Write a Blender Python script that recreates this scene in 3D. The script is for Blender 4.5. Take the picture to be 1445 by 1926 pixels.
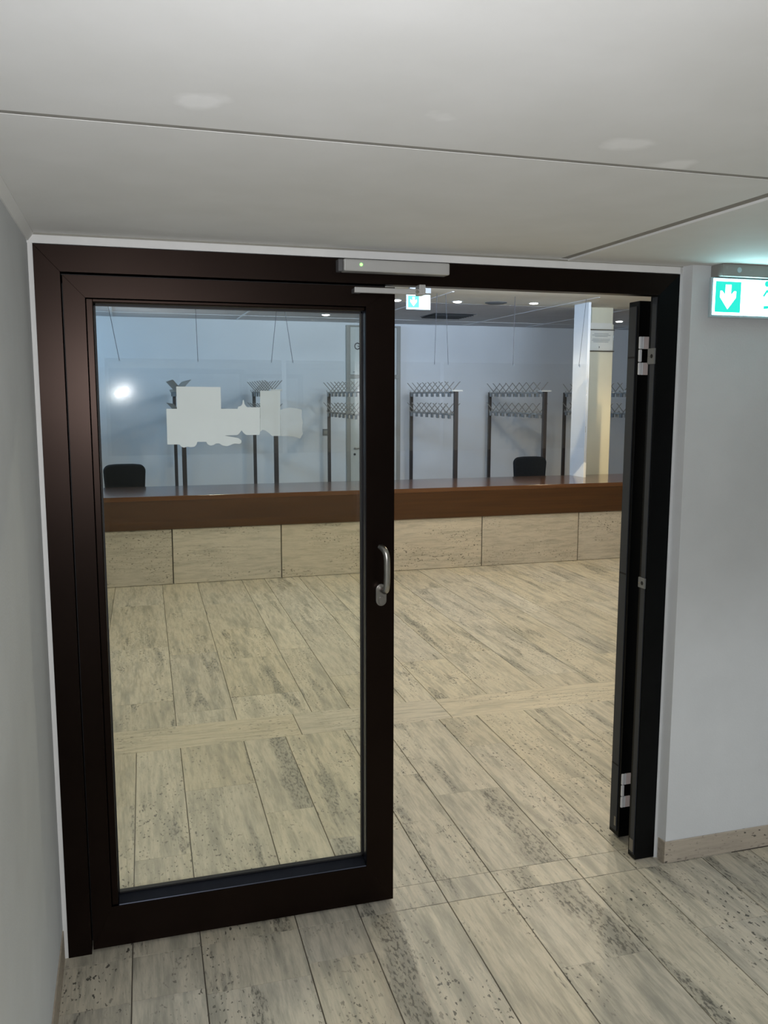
import bpy, math, random
from mathutils import Vector, Matrix

for o in list(bpy.data.objects):
    bpy.data.objects.remove(o)
SC = bpy.context.scene
COL = SC.collection
rnd = random.Random(7)

# ------------------------------------------------------------------ camera, world, exposure
cam_data = bpy.data.cameras.new('camera')
cam_data.sensor_fit = 'HORIZONTAL'
cam_data.sensor_width = 36.0
cam_data.lens = 36.0 * 1622.81 / 1445.0
cam_data.clip_start = 0.05
cam = bpy.data.objects.new('camera', cam_data)
COL.objects.link(cam)
YAW, PITCH, ROLL = 0.2893, -0.1337, 0.0015
fwd = Vector((math.sin(YAW) * math.cos(PITCH), math.cos(YAW) * math.cos(PITCH), math.sin(PITCH)))
rgt = Vector((math.cos(YAW), -math.sin(YAW), 0))
upv = rgt.cross(fwd)
r2 = rgt * math.cos(ROLL) + upv * math.sin(ROLL)
u2 = -rgt * math.sin(ROLL) + upv * math.cos(ROLL)
CAM = Vector((0.2221, -2.5355, 1.6597))
cam.matrix_world = Matrix(((r2.x, u2.x, -fwd.x, CAM.x), (r2.y, u2.y, -fwd.y, CAM.y), (r2.z, u2.z, -fwd.z, CAM.z), (0, 0, 0, 1)))
SC.camera = cam

world = bpy.data.worlds.new('world')
SC.world = world
world.use_nodes = True
world.node_tree.nodes['Background'].inputs[0].default_value = (0.7, 0.75, 0.8, 1)
world.node_tree.nodes['Background'].inputs[1].default_value = 0.0

SC.view_settings.view_transform = 'Standard'
SC.view_settings.look = 'None'
SC.view_settings.gamma = 1.0
SC.view_settings.use_curve_mapping = False
SC.view_settings.exposure = 0.0

# light strengths (W)
FLASH = 98.0
P_NEUTRAL, P_WARM, P_REAR, P_COOL = 70.0, 60.0, 8.0, 54.0
P_HALL = 57.0
NEUTRAL, WARM, COOL = (1.0, 0.95, 0.77), (1.0, 0.82, 0.54), (0.37, 0.63, 1.0)

# the phone's own flash lamp, just above the lens: its mirror image is seen in the door pane
fl = bpy.data.lights.new('phone_flash', 'SPOT')
fl.energy = FLASH
fl.color = (0.97, 0.975, 1.0)
fl.spot_size = math.radians(110)
fl.spot_blend = 1.0
fl.shadow_soft_size = 0.014
flo = bpy.data.objects.new('phone_flash', fl)
COL.objects.link(flo)
flo.matrix_world = cam.matrix_world.copy()
flo.location = CAM + Vector((0.004, 0, 0.028))

# ------------------------------------------------------------------ materials
def new_mat(name):
    m = bpy.data.materials.new(name)
    m.use_nodes = True
    nt = m.node_tree
    return m, nt, nt.nodes['Principled BSDF']

def nd(nt, t, **k):
    n = nt.nodes.new(t)
    for a, v in k.items():
        setattr(n, a, v)
    return n

def principled(name, col, rough=0.5, metal=0.0, spec=0.5, noise=0.0, scale=8.0, bump=0.0, bscale=200.0, emit=None, estr=0.0, coat=0.0):
    m, nt, b = new_mat(name)
    b.inputs['Base Color'].default_value = (*col, 1)
    b.inputs['Roughness'].default_value = rough
    b.inputs['Metallic'].default_value = metal
    b.inputs['Specular IOR Level'].default_value = spec
    b.inputs['Coat Weight'].default_value = coat
    tc = nd(nt, 'ShaderNodeTexCoord')
    n = nd(nt, 'ShaderNodeTexNoise')
    n.inputs['Scale'].default_value = scale
    n.inputs['Detail'].default_value = 5
    nt.links.new(tc.outputs['Object'], n.inputs['Vector'])
    if noise:
        r = nd(nt, 'ShaderNodeValToRGB')
        r.color_ramp.elements[0].position = 0.25
        r.color_ramp.elements[1].position = 0.75
        r.color_ramp.elements[0].color = (*[c * (1 - noise) for c in col], 1)
        r.color_ramp.elements[1].color = (*[min(1, c * (1 + noise)) for c in col], 1)
        nt.links.new(n.outputs['Fac'], r.inputs['Fac'])
        nt.links.new(r.outputs['Color'], b.inputs['Base Color'])
    if bump:
        n2 = nd(nt, 'ShaderNodeTexNoise')
        n2.inputs['Scale'].default_value = bscale
        n2.inputs['Detail'].default_value = 3
        nt.links.new(tc.outputs['Object'], n2.inputs['Vector'])
        bp = nd(nt, 'ShaderNodeBump')
        bp.inputs['Strength'].default_value = bump
        bp.inputs['Distance'].default_value = 0.002
        nt.links.new(n2.outputs['Fac'], bp.inputs['Height'])
        nt.links.new(bp.outputs['Normal'], b.inputs['Normal'])
    if emit:
        b.inputs['Emission Color'].default_value = (*emit, 1)
        b.inputs['Emission Strength'].default_value = estr
    return m

def travertine(name, axis, light=(0.535, 0.49, 0.395), mid=(0.47, 0.415, 0.325), grey=(0.215, 0.21, 0.172), dark=(0.055, 0.052, 0.044), rough=0.42, ripple=1.0, greyness=0.0, vein=None):
    """veined stone; veins run along the given local axis of every slab, each slab its own cut"""
    m, nt, b = new_mat(name)
    L = nt.links.new
    tc = nd(nt, 'ShaderNodeTexCoord')
    oi = nd(nt, 'ShaderNodeObjectInfo')
    mul = nd(nt, 'ShaderNodeMath', operation='MULTIPLY')
    mul.inputs[1].default_value = 91.7
    L(oi.outputs['Random'], mul.inputs[0])
    add = nd(nt, 'ShaderNodeVectorMath', operation='ADD')
    L(tc.outputs['Object'], add.inputs[0])
    L(mul.outputs[0], add.inputs[1])
    def noise(sc_long, sc_cross, detail, rough_=0.55, dist=0.0):
        mp = nd(nt, 'ShaderNodeMapping')
        mp.inputs['Scale'].default_value = (sc_cross, sc_long, sc_cross) if axis == 'y' else (sc_long, sc_cross, sc_cross)
        L(add.outputs[0], mp.inputs['Vector'])
        n = nd(nt, 'ShaderNodeTexNoise')
        n.inputs['Scale'].default_value = 1.0
        n.inputs['Detail'].default_value = detail
        n.inputs['Roughness'].default_value = rough_
        n.inputs['Distortion'].default_value = dist
        L(mp.outputs[0], n.inputs['Vector'])
        return n.outputs['Fac']
    def ramp(fac, stops):
        r = nd(nt, 'ShaderNodeValToRGB')
        e = r.color_ramp.elements
        e[0].position, e[0].color = stops[0][0], (*[stops[0][1]] * 3, 1)
        e[1].position, e[1].color = stops[-1][0], (*[stops[-1][1]] * 3, 1)
        for p_, v in stops[1:-1]:
            q = e.new(p_)
            q.color = (v, v, v, 1)
        L(fac, r.inputs['Fac'])
        return r.outputs['Color']
    def math_(op, a, c):
        n = nd(nt, 'ShaderNodeMath', operation=op)
        for i, v in enumerate((a, c)):
            if isinstance(v, (int, float)):
                n.inputs[i].default_value = v
            else:
                L(v, n.inputs[i])
        return n.outputs[0]
    def mix(fac, a, c):
        n = nd(nt, 'ShaderNodeMix', data_type='RGBA')
        L(fac, n.inputs['Factor'])
        for s, v in (('A', a), ('B', c)):
            k = [i for i in n.inputs if i.name == s and i.type == 'RGBA'][0]
            if isinstance(v, tuple):
                k.default_value = (*v, 1)
            else:
                L(v, k)
        return [o for o in n.outputs if o.type == 'RGBA'][0]
    hair = noise(14.0, 130.0, 5, 0.65)
    fine = noise(5.5, 48.0, 6, 0.66)
    streak = noise(1.7, 15.0, 5, 0.62, 0.15)
    cloud = noise(3.0, 7.0, 5, 0.6, 0.4)
    zone = noise(1.1, 9.0, 6, 0.66, 0.2)
    pit = noise(38.0, 120.0, 3, 0.6)
    pit2 = noise(48.0, 95.0, 2, 0.5)
    dens = noise(2.0, 5.0, 2, 0.5)
    c = mix(ramp(cloud, [(0.35, 0.0), (0.70, 0.55)]), light, mid)
    c = mix(ramp(hair, [(0.42, 0.0), (0.68, 0.28)]), c, grey)
    c = mix(ramp(fine, [(0.45, 0.0), (0.64, 0.52)]), c, grey)
    c = mix(ramp(streak, [(0.50 - greyness, 0.0), (0.66 - greyness, 0.66)]), c, grey)
    zmask = ramp(zone, [(0.575 - greyness, 0.0), (0.625 - greyness, 1.0)])
    if vein:
        # one broad grey band of porous stone along the slab
        sx_ = nd(nt, 'ShaderNodeSeparateXYZ')
        L(tc.outputs['Object'], sx_.inputs[0])
        off = math_('ADD', math_('MULTIPLY', cloud, 0.16), -0.08 - vein[0])
        band = math_('ABSOLUTE', math_('ADD', sx_.outputs[0], off), 0.0)
        vm = nd(nt, 'ShaderNodeMapRange')
        vm.inputs['From Min'].default_value = vein[1] * 0.7
        vm.inputs['From Max'].default_value = vein[1] * 1.1
        vm.inputs['To Min'].default_value = 1.0
        vm.inputs['To Max'].default_value = 0.0
        L(band, vm.inputs['Value'])
        zmask = math_('MAXIMUM', zmask, vm.outputs[0])
    rough_pit = math_('MULTIPLY', zmask, ramp(pit, [(0.50, 0.0), (0.60, 0.75)]))
    c = mix(math_('MULTIPLY', zmask, 0.50), c, grey)
    c = mix(rough_pit, c, dark)
    spot = math_('MULTIPLY', ramp(pit2, [(0.625, 0.0), (0.665, 0.9)]), ramp(dens, [(0.44, 0.0), (0.58, 1.0)]))
    c = mix(spot, c, dark)
    # every slab a little lighter, darker, warmer
    tone = nd(nt, 'ShaderNodeHueSaturation')
    L(c, tone.inputs['Color'])
    L(math_('ADD', math_('MULTIPLY', oi.outputs['Random'], 0.13), 0.93), tone.inputs['Value'])
    fr = nd(nt, 'ShaderNodeMath', operation='FRACT')
    L(math_('MULTIPLY', oi.outputs['Random'], 17.3), fr.inputs[0])
    L(math_('ADD', math_('MULTIPLY', fr.outputs[0], 0.30), 0.85), tone.inputs['Saturation'])
    L(tone.outputs['Color'], b.inputs['Base Color'])
    b.inputs['Roughness'].default_value = rough
    bp = nd(nt, 'ShaderNodeBump')
    bp.inputs['Strength'].default_value = 0.25 * ripple
    bp.inputs['Distance'].default_value = 0.002
    bp.invert = True
    L(math_('ADD', rough_pit, spot), bp.inputs['Height'])
    L(bp.outputs['Normal'], b.inputs['Normal'])
    return m

def wood(name, a, bcol, rough, coat=0.0):
    m, nt, b = new_mat(name)
    tc = nd(nt, 'ShaderNodeTexCoord')
    mp = nd(nt, 'ShaderNodeMapping')
    mp.inputs['Scale'].default_value = (1.4, 40, 40)
    n = nd(nt, 'ShaderNodeTexNoise')
    n.inputs['Scale'].default_value = 1.0
    n.inputs['Detail'].default_value = 7
    n.inputs['Distortion'].default_value = 0.4
    r = nd(nt, 'ShaderNodeValToRGB')
    r.color_ramp.elements[0].position, r.color_ramp.elements[0].color = 0.3, (*a, 1)
    r.color_ramp.elements[1].position, r.color_ramp.elements[1].color = 0.72, (*bcol, 1)
    nt.links.new(tc.outputs['Object'], mp.inputs[0])
    nt.links.new(mp.outputs[0], n.inputs['Vector'])
    nt.links.new(n.outputs['Fac'], r.inputs['Fac'])
    nt.links.new(r.outputs['Color'], b.inputs['Base Color'])
    b.inputs['Roughness'].default_value = rough
    b.inputs['Coat Weight'].default_value = coat
    b.inputs['Coat Roughness'].default_value = 0.08
    return m

def glass(name, tint, ior=1.5, rough=0.0, haze=0.0):
    """clear sheet: transmits by its tint, mirrors by Fresnel; haze = soft glare imitating flash bloom"""
    m = bpy.data.materials.new(name)
    m.use_nodes = True
    nt = m.node_tree
    nt.nodes.clear()
    L = nt.links.new
    out = nd(nt, 'ShaderNodeOutputMaterial')
    tr = nd(nt, 'ShaderNodeBsdfTransparent')
    tr.inputs[0].default_value = (*tint, 1)
    gl = nd(nt, 'ShaderNodeBsdfGlossy')
    gl.inputs['Roughness'].default_value = rough
    gl.inputs['Color'].default_value = (1, 1, 1, 1)
    fr = nd(nt, 'ShaderNodeFresnel')
    fr.inputs['IOR'].default_value = ior
    mx = nd(nt, 'ShaderNodeMixShader')
    L(fr.outputs[0], mx.inputs[0])
    L(tr.outputs[0], mx.inputs[1])
    L(gl.outputs[0], mx.inputs[2])
    last = mx.outputs[0]
    if haze:
        g2 = nd(nt, 'ShaderNodeBsdfGlossy')
        g2.inputs['Roughness'].default_value = 0.10
        m2 = nd(nt, 'ShaderNodeMixShader')
        m2.inputs[0].default_value = haze
        L(last, m2.inputs[1])
        L(g2.outputs[0], m2.inputs[2])
        last = m2.outputs[0]
    L(last, out.inputs['Surface'])
    return m

def film(name, col, opacity):
    m = bpy.data.materials.new(name)
    m.use_nodes = True
    nt = m.node_tree
    nt.nodes.clear()
    L = nt.links.new
    out = nd(nt, 'ShaderNodeOutputMaterial')
    tr = nd(nt, 'ShaderNodeBsdfTransparent')
    df = nd(nt, 'ShaderNodeBsdfDiffuse')
    tc = nd(nt, 'ShaderNodeTexCoord')
    n = nd(nt, 'ShaderNodeTexNoise')
    n.inputs['Scale'].default_value = 14
    L(tc.outputs['Object'], n.inputs['Vector'])
    r = nd(nt, 'ShaderNodeValToRGB')
    r.color_ramp.elements[0].color = (*[c * 0.94 for c in col], 1)
    r.color_ramp.elements[1].color = (*col, 1)
    L(n.outputs['Fac'], r.inputs['Fac'])
    L(r.outputs['Color'], df.inputs[0])
    mx = nd(nt, 'ShaderNodeMixShader')
    mx.inputs[0].default_value = opacity
    L(tr.outputs[0], mx.inputs[1])
    L(df.outputs[0], mx.inputs[2])
    L(mx.outputs[0], out.inputs['Surface'])
    return m

def hall_ceiling_mat():
    """emulsion paint with a few whiter touched-up patches"""
    m, nt, b = new_mat('hall_ceiling_paint')
    L = nt.links.new
    g = nd(nt, 'ShaderNodeNewGeometry')
    n = nd(nt, 'ShaderNodeTexNoise')
    n.inputs['Scale'].default_value = 7.0
    n.inputs['Detail'].default_value = 6
    L(g.outputs['Position'], n.inputs['Vector'])
    base = nd(nt, 'ShaderNodeValToRGB')
    base.color_ramp.elements[0].position, base.color_ramp.elements[0].color = 0.3, (0.80, 0.80, 0.79, 1)
    base.color_ramp.elements[1].position, base.color_ramp.elements[1].color = 0.7, (0.84, 0.84, 0.835, 1)
    L(n.outputs['Fac'], base.inputs['Fac'])
    mask = None
    for (x, y, rr) in ((0.335, -1.17, 0.040), (1.08, -1.165, 0.045), (1.22, -1.07, 0.04), (0.72, -1.2, 0.04)):
        d = nd(nt, 'ShaderNodeVectorMath', operation='DISTANCE')
        L(g.outputs['Position'], d.inputs[0])
        d.inputs[1].default_value = (x, y, 2.0896)
        a = nd(nt, 'ShaderNodeMath', operation='MULTIPLY_ADD')
        L(n.outputs['Fac'], a.inputs[0])
        a.inputs[1].default_value = 0.16
        a.inputs[2].default_value = -0.08
        s = nd(nt, 'ShaderNodeMath', operation='ADD')
        L(d.outputs['Value'], s.inputs[0])
        L(a.outputs[0], s.inputs[1])
        k = nd(nt, 'ShaderNodeMapRange')
        k.inputs['From Min'].default_value = rr * 0.45
        k.inputs['From Max'].default_value = rr
        k.inputs['To Min'].default_value = 1.0
        k.inputs['To Max'].default_value = 0.0
        L(s.outputs[0], k.inputs['Value'])
        if mask is None:
            mask = k.outputs[0]
        else:
            q = nd(nt, 'ShaderNodeMath', operation='MAXIMUM')
            L(mask, q.inputs[0])
            L(k.outputs[0], q.inputs[1])
            mask = q.outputs[0]
    mx = nd(nt, 'ShaderNodeMix', data_type='RGBA')
    L(mask, mx.inputs['Factor'])
    ia = [i for i in mx.inputs if i.name == 'A' and i.type == 'RGBA'][0]
    ib = [i for i in mx.inputs if i.name == 'B' and i.type == 'RGBA'][0]
    L(base.outputs['Color'], ia)
    ib.default_value = (0.95, 0.95, 0.95, 1)
    L([o for o in mx.outputs if o.type == 'RGBA'][0], b.inputs['Base Color'])
    b.inputs['Roughness'].default_value = 0.75
    b.inputs['Specular IOR Level'].default_value = 0.25
    return m

M = {}
M['ceil'] = hall_ceiling_mat()
M['joint_shade'] = principled('joint_shade_grey', (0.32, 0.31, 0.285), 0.9, noise=0.1, scale=30)
M['wall'] = principled('hall_wall_paint', (0.64, 0.66, 0.675), 0.8, noise=0.04, scale=6, bump=0.25, bscale=160, spec=0.2)
M['wall_white'] = principled('reveal_white_paint', (0.80, 0.80, 0.79), 0.7, noise=0.03, scale=20, spec=0.2)
M['farwall'] = principled('cloakroom_wall_paint', (0.76, 0.77, 0.765), 0.85, noise=0.05, scale=1.3, spec=0.2)
M['farceil'] = principled('acoustic_ceiling_panel', (0.68, 0.67, 0.68), 0.9, noise=0.06, scale=3, bump=0.3, bscale=120, spec=0.1)
M['farceil_plain'] = principled('plaster_ceiling_cream', (0.82, 0.79, 0.70), 0.85, noise=0.03, scale=3, spec=0.2)
M['tbar'] = principled('ceiling_tee_bar', (0.82, 0.82, 0.82), 0.4, noise=0.02)
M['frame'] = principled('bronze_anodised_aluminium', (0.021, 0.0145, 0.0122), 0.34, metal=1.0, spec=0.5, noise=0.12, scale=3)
M['frame2'] = principled('frame_metal_shaded', (0.010, 0.011, 0.012), 0.42, metal=0.9, spec=0.5, noise=0.12, scale=5)  # darker frame metal: shade put into the right jamb and folded leaf
M['bead'] = principled('lit_bead_blue_grey', (0.050, 0.056, 0.075), 0.30, metal=0.9, spec=0.5, noise=0.08, scale=9)  # lighter blue-grey stands for light caught on lower and lock-side beads
M['edge'] = principled('lit_edge_grey', (0.022, 0.026, 0.033), 0.55, metal=0.0, noise=0.1, scale=9)  # grey carries the light on the side faces of right jamb and folded leaf
M['gasket'] = principled('black_rubber_gasket', (0.008, 0.008, 0.009), 0.6, noise=0.1)
M['steel'] = principled('brushed_steel', (0.50, 0.49, 0.46), 0.27, metal=1.0, noise=0.06, scale=30)
M['steel_dull'] = principled('dull_steel', (0.26, 0.25, 0.23), 0.45, metal=0.9, noise=0.08, scale=30)
M['hinge'] = principled('white_hinge_lacquer', (0.72, 0.74, 0.77), 0.35, noise=0.03)
M['hinge_pin'] = principled('pinkish_hinge_plate', (0.58, 0.50, 0.49), 0.4, noise=0.05)
M['screw_hole'] = principled('black_hole', (0.004, 0.004, 0.004), 0.8, noise=0.1)
M['closer'] = principled('silver_closer_cover', (0.50, 0.50, 0.49), 0.42, metal=0.25, noise=0.03, scale=12)
M['closer_dark'] = principled('closer_end_cap', (0.10, 0.10, 0.105), 0.5, noise=0.05)
M['led'] = principled('green_led', (0.2, 0.9, 0.2), 0.4, emit=(0.25, 1.0, 0.15), estr=3.0)
M['glass'] = glass('door_glass', (0.985, 0.991, 0.975), 1.5, 0.0, 0.0007)
M['acrylic'] = glass('clear_acrylic', (0.988, 0.990, 0.990), 1.45, 0.0, 0.0)
M['film1'] = film('frosted_film_dense', (0.86, 0.94, 0.93), 0.90)
M['film2'] = film('frosted_film_medium', (0.82, 0.90, 0.89), 0.72)
M['film3'] = film('frosted_film_thin', (0.80, 0.87, 0.86), 0.40)
M['floor'] = travertine('travertine_floor', 'y')
M['floor_v1'] = travertine('travertine_floor_banded', 'y', vein=(0.075, 0.055))
M['floor_v2'] = travertine('travertine_floor_side_vein', 'y', vein=(-0.09, 0.045))
M['band'] = travertine('travertine_band', 'x', light=(0.55, 0.50, 0.405), greyness=-0.08)
M['slab'] = travertine('travertine_counter_slab', 'x', light=(0.56, 0.51, 0.43), mid=(0.50, 0.45, 0.375), grey=(0.32, 0.30, 0.25), greyness=-0.05, rough=0.5)
M['skirting'] = travertine('travertine_skirting', 'x', light=(0.40, 0.34, 0.27), grey=(0.29, 0.25, 0.20), greyness=-0.2, rough=0.6, ripple=0.3)
M['unseen_dark_floor'] = principled('bounce_cutting_dark_floor', (0.09, 0.085, 0.08), 0.95, noise=0.15, scale=90, spec=0.1)
M['joint'] = principled('joint_mortar', (0.13, 0.115, 0.095), 0.9, noise=0.15, scale=60)
M['wood'] = wood('fascia_wood', (0.046, 0.0175, 0.004), (0.070, 0.028, 0.0065), 0.38)
M['wood_top'] = wood('lacquered_counter_top', (0.085, 0.034, 0.012), (0.125, 0.054, 0.02), 0.16, 0.35)
M['post'] = principled('dark_brown_post', (0.030, 0.022, 0.020), 0.5, noise=0.15, scale=14)
M['rail'] = principled('grey_rack_rail', (0.36, 0.355, 0.33), 0.5, metal=0.3, noise=0.06, scale=14)
M['hook'] = principled('grey_metal_hook', (0.36, 0.35, 0.32), 0.4, metal=0.5, noise=0.06)
M['tag'] = principled('rack_number_tag', (0.20, 0.21, 0.21), 0.5, noise=0.08, scale=20)
M['tag_light'] = principled('rack_number_tag_pale', (0.62, 0.62, 0.58), 0.5, noise=0.05, scale=20)
M['chair'] = principled('black_chair_fabric', (0.010, 0.012, 0.015), 0.85, noise=0.2, scale=40, bump=0.3, bscale=400, spec=0.2)
M['chair_tube'] = principled('black_chair_tube', (0.014, 0.014, 0.015), 0.4, metal=0.3, noise=0.1)
M['door_pale'] = principled('pale_door_paint', (0.56, 0.575, 0.53), 0.5, noise=0.03, scale=3)
M['door_trim'] = principled('grey_door_frame_paint', (0.30, 0.29, 0.25), 0.5, noise=0.04, scale=5)
M['ink'] = principled('black_print', (0.015, 0.016, 0.018), 0.6, noise=0.1)
M['print'] = principled('grey_print', (0.30, 0.295, 0.28), 0.7, noise=0.1)
M['paper'] = principled('printed_paper', (0.74, 0.71, 0.62), 0.7, noise=0.02, scale=9)
M['pillar'] = principled('cream_pillar_paint', (0.70, 0.66, 0.50), 0.7, noise=0.03, scale=4)
M['fin'] = principled('white_partition_board', (0.78, 0.80, 0.81), 0.6, noise=0.02, scale=4)
M['plate'] = principled('grey_switch_plate', (0.16, 0.165, 0.165), 0.5, noise=0.05)
M['sign_white'] = principled('lit_sign_white', (0.2, 0.24, 0.24), 0.4, emit=(0.50, 0.95, 1.0), estr=13.0)
M['sign_green'] = principled('lit_sign_green', (0.005, 0.08, 0.065), 0.4, emit=(0.02, 0.78, 0.62), estr=1.1)
M['sign_white_far'] = principled('lit_sign_white_distant', (0.10, 0.12, 0.12), 0.4, emit=(0.55, 0.97, 1.0), estr=2.6)
M['sign_green_far'] = principled('lit_sign_green_distant', (0.005, 0.06, 0.05), 0.4, emit=(0.02, 0.72, 0.58), estr=1.0)
M['sign_case'] = principled('sign_housing_grey', (0.27, 0.26, 0.245), 0.5, noise=0.04)
M['sign_edge'] = principled('sign_acrylic_edge', (0.42, 0.52, 0.56), 0.3, noise=0.03)
M['lamp_ring'] = principled('downlight_ring', (0.6, 0.6, 0.6), 0.3, metal=0.6, noise=0.03)
M['lamp_glow'] = principled('downlight_lens', (0.9, 0.9, 0.9), 0.4, emit=(1.0, 0.96, 0.9), estr=14.0)
M['tube_glow'] = principled('fluorescent_tube', (0.9, 0.9, 0.9), 0.4, emit=(0.62, 0.80, 1.0), estr=5.0)
M['vent'] = principled('vent_grey', (0.11, 0.11, 0.11), 0.6, noise=0.06)
M['wire'] = principled('thin_dark_wire', (0.05, 0.055, 0.07), 0.7, metal=0.0, noise=0.05)

# ------------------------------------------------------------------ mesh helpers
class MB:
    def __init__(s):
        s.v, s.f = [], []
    def add(s, verts, faces):
        n = len(s.v)
        s.v += [tuple(q) for q in verts]
        s.f += [tuple(i + n for i in q) for q in faces]
        return s
    def box(s, x0, x1, y0, y1, z0, z1):
        return s.add([(x0, y0, z0), (x1, y0, z0), (x1, y1, z0), (x0, y1, z0), (x0, y0, z1), (x1, y0, z1), (x1, y1, z1), (x0, y1, z1)],
                     [(3, 2, 1, 0), (4, 5, 6, 7), (0, 1, 5, 4), (1, 2, 6, 5), (2, 3, 7, 6), (3, 0, 4, 7)])
    def prism(s, poly, axis, a, b):
        """poly: CCW list in the plane; axis 'y': poly is (x,z) ; 'z': (x,y) ; 'x': (y,z)"""
        n = len(poly)
        def P(q, t):
            return (q[0], t, q[1]) if axis == 'y' else ((q[0], q[1], t) if axis == 'z' else (t, q[0], q[1]))
        vs = [P(q, a) for q in poly] + [P(q, b) for q in poly]
        fs = [tuple(range(n))[::-1], tuple(range(n, 2 * n))]
        fs += [(i, (i + 1) % n, n + (i + 1) % n, n + i) for i in range(n)]
        return s.add(vs, fs)
    def tube(s, pts, r, n=10, cap=True):
        pts = [Vector(q) for q in pts]
        rings = []
        ref = None
        for i, q in enumerate(pts):
            d = (pts[min(i + 1, len(pts) - 1)] - pts[max(i - 1, 0)]).normalized()
            if ref is None:
                ref = Vector((0, 0, 1)) if abs(d.z) < 0.9 else Vector((1, 0, 0))
            a = (ref - d * ref.dot(d)).normalized()
            ref = a
            b = d.cross(a)
            rr = r[i] if isinstance(r, (list, tuple)) else r
            rings.append([q + (a * math.cos(2 * math.pi * k / n) + b * math.sin(2 * math.pi * k / n)) * rr for k in range(n)])
        vs = [q for ring in rings for q in ring]
        fs = []
        for i in range(len(rings) - 1):
            for k in range(n):
                fs.append((i * n + k, i * n + (k + 1) % n, (i + 1) * n + (k + 1) % n, (i + 1) * n + k))
        if cap:
            fs += [tuple(range(n))[::-1], tuple(range((len(rings) - 1) * n, len(rings) * n))]
        return s.add(vs, fs)
    def lathe(s, prof, n=24, c=(0, 0, 0)):
        """prof: list of (r, z) from bottom to top around the z axis through c"""
        vs, fs = [], []
        for r, z in prof:
            for k in range(n):
                a = 2 * math.pi * k / n
                vs.append((c[0] + r * math.cos(a), c[1] + r * math.sin(a), c[2] + z))
        for i in range(len(prof) - 1):
            for k in range(n):
                fs.append((i * n + k, i * n + (k + 1) % n, (i + 1) * n + (k + 1) % n, (i + 1) * n + k))
        fs += [tuple(range(n))[::-1], tuple(range((len(prof) - 1) * n, len(prof) * n))]
        return s.add(vs, fs)
    def mesh(s, name):
        me = bpy.data.meshes.new(name)
        me.from_pydata(s.v, [], s.f)
        me.validate()
        me.update()
        return me
    def build(s, name, mat, parent=None, loc=None, bevel=0.0, smooth=False, seg=2):
        """vertices are world coordinates; origin moves to loc (default the centre of the bounds)"""
        xs = list(zip(*s.v))
        c = Vector([(min(q) + max(q)) / 2 for q in xs]) if loc is None else Vector(loc)
        s.v = [tuple(Vector(q) - c) for q in s.v]
        me = s.mesh(name)
        me.materials.append(M[mat] if isinstance(mat, str) else mat)
        o = bpy.data.objects.new(name, me)
        COL.objects.link(o)
        o.location = c
        if parent:
            o.parent = parent
            o.matrix_parent_inverse = Matrix.Identity(4)
            o.location = c - world_loc(parent)
        if bevel:
            mod = o.modifiers.new('bevel', 'BEVEL')
            mod.width = bevel
            mod.segments = seg
            mod.limit_method = 'ANGLE'
        if smooth:
            for q in me.polygons:
                q.use_smooth = True
            try:
                me.set_sharp_from_angle(angle=math.radians(40))
            except Exception:
                pass
        return o

def world_loc(o):
    v = Vector(o.location)
    while o.parent:
        o = o.parent
        v += Vector(o.location)
    return v

def tag(o, label, cat, group=None, kind=None):
    o['label'] = label
    o['category'] = cat
    if group:
        o['group'] = group
    if kind:
        o['kind'] = kind
    return o

def empty(name, loc, label, cat, group=None, kind=None):
    o = bpy.data.objects.new(name, None)
    o.empty_display_size = 0.1
    COL.objects.link(o)
    o.location = loc
    return tag(o, label, cat, group, kind)

def box(name, mat, x0, x1, y0, y1, z0, z1, parent=None, bevel=0.0):
    return MB().box(x0, x1, y0, y1, z0, z1).build(name, mat, parent, bevel=bevel)

def S(name, mat, dims, label, cat, bevel=0.0):
    return tag(box(name, mat, *dims, bevel=bevel), label, cat, kind='structure')

# ------------------------------------------------------------------ the setting
HC = 2.0896          # hall ceiling
FC = 2.64            # cloakroom ceiling
BW = 8.98            # cloakroom back wall
WF = -0.042          # front face of the door wall
TP = math.tan(0.0192)

# floor: stone rows running away from the door, each slab a piece of its own
floor = empty('floor', (0, 0, 0), 'veined beige travertine floor laid in long rows of slabs', 'floor', kind='structure')
box('bedding', 'joint', -2.6, 8.1, -9.1, 9.1, -0.12, -0.006, floor)
def slab(xa, xb, y0, y1, mat, name='travertine_slab', e0=0.0004, e1=0.0004):
    g = 0.0016
    c = 0.0010
    z = rnd.uniform(-0.0003, 0.0003)
    def ring(i, zz):
        a0, a1, b0, b1 = xa + g + i, xb - g - i, y0 + e0, y1 - e1
        return [(a0 + b0 * TP, b0, zz), (a1 + b0 * TP, b0, zz), (a1 + b1 * TP, b1, zz), (a0 + b1 * TP, b1, zz)]
    vs = ring(0, -0.02) + ring(0, z - c) + ring(c * 0.8, z)
    fs = [(8, 9, 10, 11)]
    for a in (0, 4):
        for k in range(4):
            fs.append((a + k, a + (k + 1) % 4, a + 4 + (k + 1) % 4, a + 4 + k))
    MB().add(vs, fs).build(name, mat, floor)

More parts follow.
